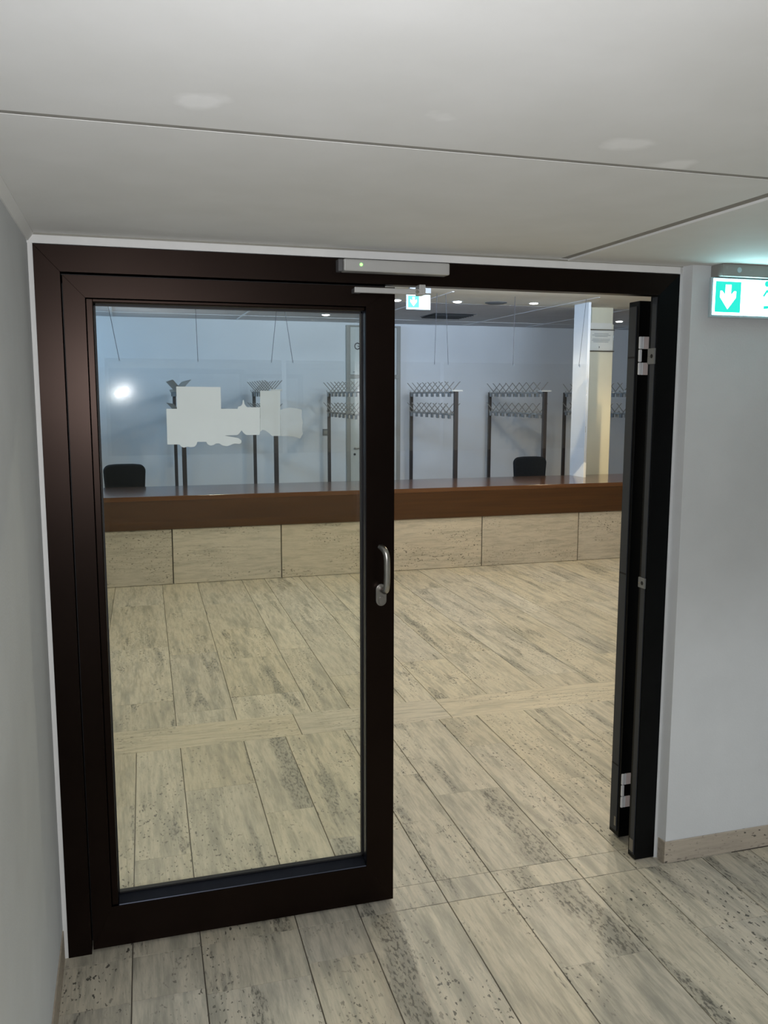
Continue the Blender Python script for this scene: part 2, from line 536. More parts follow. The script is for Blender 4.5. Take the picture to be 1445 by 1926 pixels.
rows_near = [-0.40, -0.12, -0.014, 0.183, 0.384, 0.684, 0.887, 1.186, 1.390, 1.690, 1.900, 2.170, 2.375, 2.675, 2.88, 3.18, 3.385, 3.685]
def lay(rows, y0, y1, cuts, lo, hi, mat='floor', edge=0.0004, special={}):
    for i in range(len(rows) - 1):
        xa, xb = rows[i], rows[i + 1]
        ys = cuts.get(i)
        if ys is None:
            ys = []
            y = y0 + rnd.uniform(lo * 0.35, hi)
            while y < y1 - 0.16:
                ys.append(y)
                y += rnd.uniform(lo, hi)
        ys = [y0] + [q for q in ys if y0 < q < y1] + [y1]
        for k, (a, b) in enumerate(zip(ys[:-1], ys[1:])):
            slab(xa, xb, a, b, special.get((i, k), mat), e0=edge if a == y0 else 0.0004, e1=edge if b == y1 else 0.0004)
# hall side, in front of the doors
lay(rows_near[2:], -3.4, -0.05, {3: [-2.1, -1.15, -0.226], 7: [-2.5, -1.3], 6: [-2.2, -1.2, -0.455], 5: [-1.9, -0.98], 4: [-2.6, -1.02]}, 0.7, 1.25, edge=0.002, special={(6, 3): 'floor_v1', (4, 2): 'floor_v2'})
# threshold course under the doors
lay([0.0 - 0.014] + rows_near[3:12] + [2.3], -0.05, 0.081, {k: [] for k in range(12)}, 1, 1, edge=0.002)
# between doors and the cross band
rows_mid = [-2.5, -2.2, -2.0, -1.7, -1.4, -1.2, -0.9, -0.6, -0.4, -0.12] + rows_near[3:] + [3.89, 4.19, 4.4, 4.7, 4.9, 5.2, 5.5, 5.7, 6.0, 6.3, 6.5, 6.8, 7.1, 7.4, 7.9]
lay(rows_mid, 0.081, 1.49, {9: [0.95], 10: [0.505], 11: [1.02], 12: [0.73], 13: [0.46], 14: [0.908], 15: [0.684], 16: [0.30, 1.12], 17: [0.676], 18: [1.05]}, 0.6, 1.2, special={(15, 0): 'floor_v1', (13, 0): 'floor_v2', (12, 1): 'floor_v1'})
# cross band
bx = [-2.5, -1.6, -0.62, 0.972, 1.767, 3.05, 3.95, 5.0, 6.1, 7.1, 7.9]
for a, b in zip(bx[:-1], bx[1:]):
    slab(a, b, 1.49, 1.778, 'band')
# beyond the band up to the counter
rows_far = [-2.5, -2.1, -1.8, -1.6, -1.2, -0.9, -0.6, -0.4, -0.02, 0.376, 0.680, 1.075, 1.282, 1.600, 1.770, 2.078, 2.430, 2.760, 3.06, 3.26, 3.66, 3.96, 4.16, 4.56, 4.86, 5.06, 5.46, 5.76, 6.06, 6.36, 6.76, 7.16, 7.5, 7.9]
lay(rows_far, 1.778, 5.30, {8: [2.165, 3.225, 4.45], 9: [1.96, 3.02, 4.13], 10: [2.12, 2.83, 3.55, 4.33], 11: [2.95, 4.62], 12: [2.32, 3.62], 15: [2.55, 3.9], 16: [1.99, 3.3, 4.4]}, 0.75, 1.5)
# behind the counter, hidden from view: floor made dark to cut bounce light
slab(-2.5, 7.8, 5.30, 9.0, 'unseen_dark_floor', 'cloakroom_floor_covering')
slab(-0.014, 5.0, -9.05, -3.4, 'floor', 'hall_floor_covering')

# hall ceiling: three boards, the shadow of their gaps painted as grey strips
ceil = empty('ceiling', (0, 0, HC), 'low white painted hall ceiling with grey painted shadow lines between boards', 'ceiling', kind='structure')
box('ceiling_backing', 'ceil', -0.05, 5.1, -9.1, WF + 0.10, HC + 0.022, HC + 0.06, ceil)
SX, SY, SG = 1.572, -1.037, 0.017
box('joint_shade_strip', 'joint_shade', -0.014, 5.0, SY - 0.0085, SY + 0.0085, HC + 0.0006, HC + 0.022, ceil)
box('joint_shade_strip', 'joint_shade', SX - 0.020, SX + 0.014, SY + 0.0085, 0.035, HC + 0.002, HC + 0.022, ceil)
box('ceiling_board', 'ceil', -0.014, SX - 0.020, SY + SG / 2, 0.035, HC, HC + 0.022, ceil)
box('ceiling_board', 'ceil', -0.014, 5.0, -9.0, SY - SG / 2, HC, HC + 0.022, ceil)
box('ceiling_board', 'ceil', SX + 0.012, 5.0, SY + SG / 2, 0.035, HC - 0.004, HC + 0.022, ceil, bevel=0.0015)

# hall walls
S('wall_left', 'wall', (-0.20, -0.014, -9.0, 0.10, 0.09, HC), 'pale grey painted wall running along the glazed door side', 'wall')
cn = MB().prism([(-0.0139, HC - 0.022), (-0.010, HC - 0.022), (0.004, HC - 0.004), (0.004, HC), (-0.0139, HC)], 'y', -9.0, 0.0)
tag(cn.build('trim_2', 'ceil'), 'narrow painted cornice where the pale wall meets the hall ceiling', 'cornice', kind='structure')
S('baseboard_left', 'skirting', (-0.18, -0.010, -9.0, 0.0, 0.0, 0.09), 'beige stone skirting under the pale hall wall', 'skirting')
S('wall_right', 'wall', (5.0, 5.2, -9.0, WF, 0.0, HC), 'plain painted end wall of the hall', 'wall')
S('wall_back', 'wall', (-0.2, 5.2, -9.2, -9.0, 0.0, HC), 'plain painted wall closing the hall behind the viewer', 'wall')
dw = empty('wall_front', (2.5, 0, 0), 'pale painted wall around and beside the dark double door', 'wall', kind='structure')
MB().prism([(2.017, WF), (5.2, WF), (5.2, 0.10), (2.0, 0.10), (2.0, 0.001), (2.010, 0.001)], 'z', 0.0, HC).build('wall_panel', 'wall', dw)
box('lintel', 'wall_white', -0.2, 8.0, 0.001, 0.10, 2.062, FC, dw)
box('wall_panel', 'wall', 5.2, 8.0, 0.0, 0.10, 0.0, 2.062, dw)
box('wall_panel', 'wall', -2.6, -0.2, 0.0, 0.10, 0.0, FC, dw)
box('reveal_strip', 'wall_white', -0.013, 0.0, 0.002, 0.10, 0.0, 2.062, dw)
box('shadow_gap_bead', 'door_trim', -0.01, 2.03, 0.0, 0.006, HC - 0.006, HC - 0.0005, dw)
bb = MB().prism([(2.011, 0.0), (2.011, WF - 0.006), (5.0, WF - 0.006), (5.0, WF), (2.019, WF), (2.019, 0.0)], 'z', 0.0, 0.082)
tag(bb.build('baseboard_right', 'skirting', bevel=0.002), 'beige stone skirting at the foot of the wall beside the doors', 'skirting', kind='structure')

# cloakroom shell
S('wall_far', 'farwall', (-2.6, 8.1, BW, BW + 0.15, 0.0, FC), 'white back wall of the cloakroom behind the coat racks', 'wall')
S('wall_far_left', 'farwall', (-2.75, -2.6, 0.0, BW + 0.15, 0.0, FC), 'plain side wall of the cloakroom beyond the racks', 'wall')
S('wall_far_right', 'farwall', (8.0, 8.15, 0.0, BW + 0.15, 0.0, FC), 'plain cloakroom wall at the end of the counter', 'wall')
fce = empty('ceiling_cloakroom', (2, 5, FC), 'suspended grey panel ceiling over the cloakroom with thin bright joints', 'ceiling', kind='structure')
box('ceiling_backing', 'farceil_plain', -2.75, 8.15, 0.0, BW + 0.15, FC + 0.02, FC + 0.12, fce)
box('plaster_field', 'farceil_plain', -2.6, 8.0, 0.10, 6.28, FC, FC + 0.02, fce)
cx = [-2.6, -1.45, 0.10, 1.648, 3.235, 4.79, 5.76, 7.2, 8.0]
cy = [6.30, 8.36, BW]
for j in range(2):
    for i in range(len(cx) - 1):
        box('ceiling_panel', 'farceil', cx[i] + 0.012, cx[i + 1] - 0.012, cy[j] + 0.012, cy[j + 1] - 0.012, FC, FC + 0.018, fce)
for x in cx[1:-1]:
    box('joint_bar', 'tbar', x - 0.011, x + 0.011, 5.3 if 3 < x < 5 else 6.29, BW, FC - 0.003, FC + 0.019, fce)
box('joint_bar', 'tbar', -2.6, 8.0, 8.349, 8.371, FC - 0.0035, FC + 0.019, fce)

# ------------------------------------------------------------------ door frame
fr = empty('trim_1', (1.0, 0.02, 0), 'dark bronze aluminium frame around the double doorway', 'door frame', kind='structure')
JB = 0.066
MB().prism([(0.0, 0.0), (JB, 0.0), (JB, 1.990), (0.0, 2.06)], 'y', 0.0, 0.05).build('jamb', 'frame', fr, bevel=0.0005)
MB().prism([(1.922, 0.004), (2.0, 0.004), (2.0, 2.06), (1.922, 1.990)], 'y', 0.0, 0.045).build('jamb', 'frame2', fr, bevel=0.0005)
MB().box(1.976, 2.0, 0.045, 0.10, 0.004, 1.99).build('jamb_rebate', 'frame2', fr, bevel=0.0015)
MB().box(0.0, 0.03, 0.05, 0.10, 0.0, 1.99).build('jamb_rebate', 'frame', fr)
MB().prism([(JB, 1.990), (1.922, 1.990), (2.0, 2.06), (0.0, 2.06)], 'y', 0.0, 0.045).build('header', 'frame', fr, bevel=0.0005)
MB().box(0.03, 0.090, 0.070, 0.10, 0.0, 1.99).build('door_stop', 'gasket', fr)
MB().box(0.03, 1.0, 0.070, 0.10, 1.968, 2.008).build('door_stop', 'gasket', fr)
MB().box(0.0, 2.0, 0.05, 0.10, 2.008, 2.06).build('header_rebate', 'frame2', fr)
# lighter strip painting the lit inner face of the right jamb; strike plates
MB().box(1.9185, 1.922, 0.006, 0.030, 0.02, 1.985).build('jamb_lit_face', 'edge', fr)
for zz, h in ((1.793, 0.026), (1.018, 0.018)):
    sp = MB().box(1.9155, 1.922, 0.004, 0.042, zz - h, zz + h).build('strike_plate', 'plate', fr, bevel=0.001)
    MB().tube([(1.9150, 0.018, zz), (1.917, 0.018, zz)], 0.007, 12).build('plate_hole', 'screw_hole', sp)
    MB().tube([(1.9145, 0.034, zz - 0.002), (1.917, 0.034, zz - 0.002)], 0.0035, 10).build('plate_screw', 'steel', sp)
box('foot_plate', 'steel_dull', 1.9155, 1.922, 0.008, 0.030, 0.03, 0.075, fr)

# ------------------------------------------------------------------ glazed leaf
lf = empty('door_1', (0.54, 0.03, 0.012), 'closed dark bronze door leaf with full height clear glass', 'door', kind='structure')
LX0, LX1, LZ0, LZ1 = 0.0705, 1.011, 0.012, 1.983
GX0, GX1, GZ0, GZ1 = 0.127, 0.921, 0.139, 1.924
LY0, LY1 = 0.003, 0.068
def mitre(name, mat, pts, y0, y1, parent, bevel=0.0004):
    MB().prism(pts, 'y', y0, y1).build(name, mat, parent, bevel=bevel)
mitre('stile', 'frame', [(LX0, LZ0), (GX0, GZ0), (GX0, GZ1), (LX0, LZ1)], LY0, LY1, lf)
mitre('stile', 'frame', [(LX1, LZ0), (LX1, LZ1), (GX1, GZ1), (GX1, GZ0)], LY0, LY1, lf)
mitre('rail', 'frame', [(LX0, LZ1), (GX0, GZ1), (GX1, GZ1), (LX1, LZ1)], LY0, LY1, lf)
mitre('rail', 'frame', [(LX0, LZ0), (LX1, LZ0), (GX1, GZ0), (GX0, GZ0)], LY0, LY1, lf)
# glazing beads: flat lips on the hinge side and the top, deep ledges below and on the lock side
BX0, BX1, BZ0, BZ1 = 0.1475, 0.9195, 0.1545, 1.9125
MB().box(GX0, BX0, 0.010, 0.052, GZ0, GZ1).build('glazing_bead', 'frame', lf, bevel=0.003)
MB().box(GX0 + 0.001, GX1 - 0.001, 0.011, 0.052, BZ1, GZ1).build('glazing_bead', 'frame', lf, bevel=0.003)
MB().prism([(0.004, GZ0), (0.050, GZ0), (0.050, BZ0), (0.006, GZ0 + 0.004)], 'x', BX0, GX1).build('glazing_bead', 'bead', lf, bevel=0.002)
MB().prism([(GX1, 0.004), (GX1, 0.050), (BX1, 0.050), (BX1, 0.008)], 'z', BZ0 - 0.004, BZ1).build('glazing_bead', 'bead', lf, bevel=0.002)
for d in ((BX0, BX0 + 0.004, BZ0, BZ1), (BX1 - 0.004, BX1, BZ0, BZ1), (BX0, BX1, BZ0, BZ0 + 0.005), (BX0, BX1, BZ1 - 0.005, BZ1)):
    box('gasket', 'gasket', d[0], d[1], 0.045, 0.062, d[2], d[3], lf)
pane = MB().box(BX0 - 0.004, BX1 + 0.004, 0.052, 0.056, BZ0 - 0.004, BZ1 + 0.004).build('glass_pane', 'glass', lf)
pane2 = MB().box(BX0 - 0.002, BX1 + 0.002, 0.0615, 0.0645, BZ0 - 0.002, BZ1 + 0.002).build('glass_pane', 'glass', lf)
pane2.rotation_euler = (math.radians(-0.22), 0, math.radians(0.48))
box('door_seal', 'gasket', LX0 + 0.01, LX1 - 0.012, 0.02, 0.05, 0.004, 0.0125, lf)

# frosted film cut-outs stuck on the pane: outline in metres (x, z), read off the pane
FILM_A = [(0.3347, 1.519), (0.3694, 1.5185), (0.3737, 1.5122), (0.3812, 1.509), (0.392, 1.5119), (0.401, 1.5102), (0.4118, 1.5116), (0.418, 1.5178), (0.4198, 1.5255), (0.4459, 1.5252), (0.4503, 1.5173), (0.4579, 1.5141), (0.4672, 1.5155), (0.4735, 1.5201), (0.4844, 1.5199), (0.4935, 1.5135), (0.5075, 1.5117), (0.5201, 1.5163), (0.528, 1.5193), (0.5421, 1.5176), (0.5485, 1.5206), (0.5486, 1.5285), (0.5393, 1.5349), (0.5222, 1.5383), (0.4989, 1.5433), (0.538, 1.5444), (0.5444, 1.5506), (0.55, 1.5584), (0.5554, 1.5505), (0.5631, 1.5441), (0.6027, 1.5437), (0.6045, 1.5532), (0.6058, 1.6258), (0.5679, 1.6258), (0.5648, 1.629), (0.5602, 1.6352), (0.5584, 1.6477), (0.5562, 1.6477), (0.5539, 1.6353), (0.5491, 1.629), (0.5413, 1.6275), (0.5396, 1.6212), (0.4914, 1.6214), (0.4913, 1.6848), (0.3646, 1.6858), (0.3649, 1.6217), (0.3349, 1.6218)]
FILM_B = [(0.6053, 1.5532), (0.6125, 1.5594), (0.6221, 1.5562), (0.6331, 1.5481), (0.641, 1.5401), (0.6651, 1.5398), (0.6671, 1.6746), (0.6074, 1.6744)]
FILM_C = [(0.6659, 1.5398), (0.6878, 1.5395), (0.7121, 1.536), (0.7268, 1.531), (0.7351, 1.5454), (0.732, 1.5615), (0.7355, 1.5823), (0.7308, 1.5999), (0.7334, 1.6095), (0.731, 1.6191), (0.7132, 1.6223), (0.7035, 1.6239), (0.6938, 1.624), (0.6824, 1.6224), (0.6671, 1.6177)]
for nm, poly, mt in (('frosted_film', FILM_A, 'film1'), ('frosted_film', FILM_B, 'film2'), ('frosted_film', FILM_C, 'film3')):
    MB().prism(poly, 'y', 0.0514, 0.0518).build(nm, mt, pane)

# pull handle with oval lock rose
hd = MB()
hx, hz = 0.967, 1.062
path = [(hx, 0.002, hz), (hx, -0.030, hz), (hx + 0.002, -0.046, hz + 0.004), (hx + 0.003, -0.052, hz + 0.018), (hx + 0.004, -0.053, hz + 0.045),
        (hx + 0.004, -0.053, hz + 0.09), (hx + 0.003, -0.051, hz + 0.112), (hx, -0.046, hz + 0.126), (hx - 0.004, -0.034, hz + 0.134), (hx - 0.008, -0.022, hz + 0.137)]
def smooth_path(P, k=4):
    P = [Vector(a) for a in P]
    out = []
    for i in range(len(P) - 1):
        a, b, c, d = P[max(i - 1, 0)], P[i], P[i + 1], P[min(i + 2, len(P) - 1)]
        for j in range(k):
            t = j / k
            out.append(0.5 * ((2 * b) + (c - a) * t + (2 * a - 5 * b + 4 * c - d) * t * t + (3 * b - a - 3 * c + d) * t ** 3))
    return out + [P[-1]]
handle = MB().tube(smooth_path(path), 0.0098, 16).build('handle', 'steel', lf, smooth=True)
def stadium(cxx, cz, w, h, n=10):
    r = w / 2
    pts = [(cxx + r * math.cos(a), cz + h / 2 - r + r * math.sin(a)) for a in [math.pi * k / n for k in range(n + 1)]]
    pts += [(cxx + r * math.cos(a), cz - h / 2 + r + r * math.sin(a)) for a in [math.pi + math.pi * k / n for k in range(n + 1)]]
    return pts
rose = MB().prism(stadium(0.967, 1.043, 0.034, 0.070), 'y', -0.006, 0.004).build('lock_rose', 'steel_dull', handle, bevel=0.0015)
MB().prism(stadium(0.967, 1.026, 0.017, 0.028), 'y', -0.010, -0.005).build('lock_cylinder', 'steel_dull', handle, bevel=0.001)

# ------------------------------------------------------------------ second leaf, folded back against the cloakroom side
l2 = empty('door_2', (2.4, 0.178, 0.012), 'dark second door leaf folded wide open behind the frame', 'door', kind='structure')
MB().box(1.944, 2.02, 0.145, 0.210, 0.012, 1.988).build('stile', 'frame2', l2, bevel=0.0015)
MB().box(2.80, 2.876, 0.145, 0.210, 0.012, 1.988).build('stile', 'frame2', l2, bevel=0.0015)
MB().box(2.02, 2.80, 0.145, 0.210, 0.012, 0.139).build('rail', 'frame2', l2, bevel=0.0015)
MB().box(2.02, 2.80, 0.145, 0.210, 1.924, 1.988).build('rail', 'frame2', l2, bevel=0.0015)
MB().box(2.016, 2.804, 0.172, 0.178, 0.135, 1.928).build('glass_pane', 'glass', l2)
MB().box(1.9405, 1.944, 0.158, 0.202, 0.03, 1.97).build('leaf_lit_edge', 'edge', l2)
for zz in (1.795, 1.02, 0.29):
    MB().box(1.9395, 1.9412, 0.160, 0.200, zz - 0.003, zz + 0.003).build('edge_notch', 'screw_hole', l2)
box('edge_plate', 'steel_dull', 1.939, 1.941, 0.160, 0.172, 0.05, 0.085, l2)
for zc_ in (1.800, 0.198):
    hg = MB().box(1.945, 1.957, 0.137, 0.1448, zc_ - 0.066, zc_ - 0.0235).build('hinge', 'hinge', l2, bevel=0.003)
    MB().box(1.945, 1.957, 0.137, 0.1448, zc_ - 0.0215, zc_ + 0.0215).build('hinge_knuckle', 'hinge', hg, bevel=0.003)
    MB().box(1.945, 1.957, 0.137, 0.1448, zc_ + 0.0235, zc_ + 0.066).build('hinge_knuckle', 'hinge', hg, bevel=0.003)
    for a in (-0.066, 0.0235):
        MB().box(1.9585, 1.9640, 0.139, 0.1448, zc_ + a, zc_ + a + 0.0425).build('hinge_plate', 'hinge', hg, bevel=0.001)
        MB().box(1.9650, 1.984, 0.140, 0.1448, zc_ + a, zc_ + a + 0.0425).build('hinge_plate', 'hinge_pin', hg, bevel=0.001)

# ------------------------------------------------------------------ closer rail and arm on the header
cl = empty('door_closer', (1.0, -0.02, 2.02), 'silver door closer housing with green light on the dark frame', 'door closer')
MB().prism([(-0.046, 2.0185), (0.0, 2.0185), (0.0, 2.053), (-0.046, 2.053)], 'x', 0.842, 1.168).build('housing', 'closer', cl, bevel=0.004)
box('end_cap', 'closer_dark', 0.828, 0.8415, -0.034, 0.0, 2.0185, 2.053, cl, bevel=0.002)
MB().tube([(0.893, -0.0455, 2.0375), (0.893, -0.0475, 2.0375)], 0.0042, 12).build('indicator_light', 'led', cl)
ar = empty('closer_arm', (0.98, -0.03, 1.965), 'thin silver closer arm bar below the closer housing', 'closer arm')
box('arm_bar', 'closer', 0.874, 1.083, -0.044, -0.034, 1.9585, 1.9745, ar, bevel=0.002)
MB().tube([(1.066, -0.0445, 1.966), (1.066, -0.050, 1.966)], [0.006, 0.0045], 12).build('arm_bolt', 'steel', ar)
box('arm_bracket', 'closer', 1.076, 1.096, -0.034, 0.004, 1.9595, 1.9895, ar, bevel=0.002)
box('slide_block', 'closer_dark', 0.876, 0.90, -0.034, 0.003, 1.960, 1.973, ar, bevel=0.001)

# ------------------------------------------------------------------ exit signs
def arrow(cx_, cz_, s):
    """thick arrow pointing down"""
    return [(cx_, cz_ - 0.46 * s), (cx_ + 0.36 * s, cz_ - 0.02 * s), (cx_ + 0.36 * s, cz_ + 0.22 * s), (cx_ + 0.27 * s, cz_ + 0.22 * s), (cx_ + 0.13 * s, cz_ + 0.08 * s), (cx_ + 0.13 * s, cz_ + 0.46 * s),
            (cx_ - 0.13 * s, cz_ + 0.46 * s), (cx_ - 0.13 * s, cz_ + 0.08 * s), (cx_ - 0.27 * s, cz_ + 0.22 * s), (cx_ - 0.36 * s, cz_ + 0.22 * s), (cx_ - 0.36 * s, cz_ - 0.02 * s)]
def strip(a, b, w):
    a, b = Vector((a[0], a[1])), Vector((b[0], b[1]))
    d = (b - a).normalized()
    n = Vector((-d.y, d.x)) * w / 2
    return [tuple(a - n), tuple(b - n), tuple(b + n), tuple(a + n)]
def exit_sign(x0, x1, z0, z1, y, case, label, white, green, figure=True):
    t = empty('exit_sign', ((x0 + x1) / 2, y, z0), label, 'exit sign', 'green escape route signs')
    cs = box('housing', 'sign_case', *case, t, bevel=0.002)
    pl = box('sign_plate', 'sign_edge', x0 - 0.008, x1 + 0.008, y - 0.004, y + 0.008, z0 - 0.009, z1 + 0.004, t, bevel=0.002)
    yl = y - 0.004
    lit = box('lit_face', white, x0, x1, yl - 0.0008, yl - 0.0001, z0, z1, t)
    h = z1 - z0
    sq = h * 0.86
    gx, gz = x0 + (h - sq) / 2 + sq / 2, (z0 + z1) / 2
    ys = yl - 0.0009
    # green field with the arrow left white: four-sided field built as two halves around the arrow
    A = arrow(gx, gz, sq * 0.86)
    h2 = sq / 2
    right = [(gx, gz - h2), (gx + h2, gz - h2), (gx + h2, gz + h2), (gx, gz + h2), A[5], A[4], A[3], A[2], A[1], A[0]]
    right = right[:4] + [(gx, A[5][1])] + right[4:]
    left = [(2 * gx - a, b) for a, b in right][::-1]
    for q in (right, left):
        MB().prism(q, 'y', ys - 0.0004, ys).build('arrow_field', green, lit)
    if figure:
        fx = x0 + h + h * 1.02
        for q in (strip((fx - 0.02, gz + 0.030), (fx + 0.012, gz - 0.002), 0.018), strip((fx + 0.010, gz), (fx - 0.012, gz - 0.028), 0.011), strip((fx - 0.010, gz - 0.028), (fx - 0.034, gz - 0.030), 0.010),
                  strip((fx + 0.010, gz), (fx + 0.030, gz - 0.022), 0.011), strip((fx + 0.029, gz - 0.02), (fx + 0.022, gz - 0.046), 0.010), strip((fx - 0.022, gz + 0.026), (fx - 0.036, gz + 0.006), 0.008),
                  strip((fx - 0.012, gz + 0.034), (fx + 0.020, gz + 0.022), 0.008)):
            MB().prism(q, 'y', ys - 0.0004, ys).build('running_figure', green, lit)
        c = [(fx - 0.024 + 0.010 * math.cos(k * math.pi / 6), gz + 0.047 + 0.010 * math.sin(k * math.pi / 6)) for k in range(12)]
        MB().prism(c, 'y', ys - 0.0004, ys).build('running_figure', green, lit)
        dx0, dx1 = fx + 0.040, x1 - (h - sq) / 2
        MB().prism([(dx0, gz - h2), (dx1, gz - h2), (dx1, gz + h2), (dx0, gz + h2)], 'y', ys - 0.0004, ys).build('doorway_field', green, lit)
    return t, cs
e1, case1 = exit_sign(2.069, 2.385, 1.925, 2.040, -0.078, (2.086, 2.43, -0.105, WF - 0.0005, 2.046, 2.0855),
                      'lit green exit sign with down arrow on the hall wall', 'sign_white', 'sign_green')
MB().tube([(2.147, -0.1053, 2.066), (2.147, -0.1070, 2.066)], 0.0085, 20).build('test_button', 'sign_edge', case1)
for (a, b, zz) in ((2.093, 2.105, 2.0755), (2.095, 2.104, 2.0705), (2.185, 2.197, 2.067)):
    box('type_mark', 'print', a, b, -0.1056, -0.105, zz - 0.0016, zz + 0.0016, case1)
exit_sign(2.678, 2.892, 2.440, 2.560, 5.0, (2.70, 2.90, 4.985, 5.025, 2.575, FC - 0.0005),
          'small lit green exit sign hanging from the ceiling before the counter', 'sign_white_far', 'sign_green_far', figure=False)

# ------------------------------------------------------------------ counter
YC = 5.195
CT = 0.790
cb = empty('stone_counter', (2.2, YC + 0.3, 0), 'low counter front clad in large travertine slabs', 'counter')
box('core', 'joint', -2.4, 6.9, YC + 0.032, YC + 0.70, 0.002, 0.495, cb)
sx = [-2.4, -1.39, -0.41, 0.5738, 1.5432, 2.53, 3.5257, 4.5818, 5.60, 6.60, 6.9]
for a, b in zip(sx[:-1], sx[1:]):
    MB().box(a + 0.005, b - 0.005, YC, YC + 0.03, 0.003, 0.4945).build('stone_slab', 'slab', cb, bevel=0.002)
ct = empty('wooden_worktop', (2.2, YC + 0.4, 0.5), 'long lacquered brown wooden counter top with deep fascia', 'worktop')
box('fascia', 'wood', -2.4, 6.9, YC - 0.014, YC + 0.012, 0.4965, CT - 0.004, ct, bevel=0.002)
box('top_board', 'wood_top', -2.4, 6.9, YC - 0.016, 6.05, CT - 0.040, CT, ct, bevel=0.002)

# hanging acrylic screens above the counter
def screen(x0, x1, wires, k, what):
    Y = 5.50
    t = empty('hanging_screen', ((x0 + x1) / 2, Y, 1.13), what, 'screen', 'clear screens over the counter')
    box('acrylic_sheet', 'acrylic', x0, x1, Y - 0.003, Y + 0.003, 1.128, 1.985, t)
    for xb, xt in wires:
        MB().tube([(xb, Y, 1.965), (xt, Y, FC)], 0.0024, 6).build('wire', 'wire', t)
        MB().box(xb - 0.009, xb + 0.009, Y - 0.007, Y + 0.007, 1.955, 1.985).build('wire_clip', 'acrylic', t)
screen(0.06, 1.62, ((0.185, 0.075), (0.862, 0.850), (1.527, 1.605)), 0, 'clear hanging screen above the counter with a chair back behind it')
screen(1.665, 3.185, ((1.728, 1.63), (2.42, 2.42), (3.125, 3.145)), 1, 'clear hanging screen above the counter in front of the pale door')
screen(3.225, 4.80, ((3.268, 3.235), (3.962, 3.968), (4.70, 4.76)), 2, 'clear hanging screen above the counter beside the cream pillar')

# pillar, partition board, notice
pl = empty('pillar', (5.38, 6.35, 0), 'cream painted square pillar standing behind the counter', 'pillar', kind='structure')
box('shaft', 'pillar', 5.215, 5.512, 6.20, 6.50, 0.0, 2.46, pl, bevel=0.004)
box('capital', 'pillar', 5.235, 5.50, 6.205, 6.49, 2.46, FC, pl)
tag(box('partition_board', 'fin', 4.928, 4.958, 5.74, 6.045, CT, FC - 0.0005, bevel=0.002), 'tall white narrow partition board standing on the counter end', 'partition', kind='structure')
ns = empty('notice_sign', (5.34, 6.18, 2.16), 'framed paper notice with printed lines on the cream pillar', 'notice')
pp = box('paper', 'paper', 5.195, 5.497, 6.184, 6.187, 2.168, 2.39, ns)
box('holder_sheet', 'acrylic', 5.188, 5.504, 6.179, 6.182, 2.158, 2.40, ns)
for zz in (2.160, 2.394):
    MB().tube([(5.178, 6.180, zz), (5.514, 6.180, zz)], 0.0055, 8).build('holder_rail', 'steel_dull', ns)
for xx in (5.20, 5.49):
    box('holder_stud', 'steel_dull', xx - 0.006, xx + 0.006, 6.187, 6.2, 2.27, 2.282, ns)
for k, (a, b) in enumerate(((5.26, 5.44), (5.235, 5.465), (5.27, 5.43), (5.24, 5.46), (5.232, 5.455), (5.25, 5.44))):
    zz = 2.352 - 0.0155 * k - (0.012 if k > 2 else 0)
    box('printed_line', 'print', a, b, 6.1832, 6.184, zz - 0.0028, zz + 0.0028, pp)
mk = [(5.322, 2.190), (5.330, 2.196), (5.334, 2.203), (5.330, 2.212), (5.322, 2.218), (5.326, 2.204)]
MB().prism(mk, 'y', 6.1832, 6.184).build('printed_mark', 'ink', pp)
box('header_plate', 'paper', 5.22, 5.488, 6.194, 6.199, 2.405, 2.470, ns)

# ------------------------------------------------------------------ cloakroom door with G panel
d3 = empty('door_3', (3.5, BW - 0.03, 0), 'pale cloakroom door with sign panel above in a grey frame', 'door', kind='structure')
DX0, DX1 = 3.105, 3.872
box('door_frame', 'door_trim', DX0, DX0 + 0.052, BW - 0.045, BW - 0.0005, 0.0, 2.605, d3, bevel=0.003)
box('door_frame', 'door_trim', DX1 - 0.052, DX1, BW - 0.045, BW - 0.0005, 0.0, 2.605, d3, bevel=0.003)
box('door_frame', 'door_trim', DX0 + 0.052, DX1 - 0.052, BW - 0.045, BW - 0.0005, 2.585, 2.605, d3, bevel=0.003)
box('transom', 'door_trim', DX0 + 0.02, DX1 - 0.02, BW - 0.047, BW - 0.0005, 1.895, 1.945, d3, bevel=0.003)
lp = box('door_panel', 'door_pale', DX0 + 0.054, DX1 - 0.054, BW - 0.040, BW - 0.0005, 0.006, 1.893, d3, bevel=0.003)
sgp = box('sign_panel', 'door_pale', DX0 + 0.054, DX1 - 0.054, BW - 0.040, BW - 0.0005, 1.947, 2.583, d3, bevel=0.003)
MB().tube(smooth_path([(3.215, BW - 0.040, 0.952), (3.215, BW - 0.085, 0.952), (3.235, BW - 0.095, 0.952), (3.34, BW - 0.095, 0.958)]), 0.009, 10).build('door_handle', 'steel', d3, smooth=True)
MB().tube([(3.215, BW - 0.041, 0.865), (3.215, BW - 0.050, 0.865)], 0.016, 14).build('key_lock', 'ink', d3)
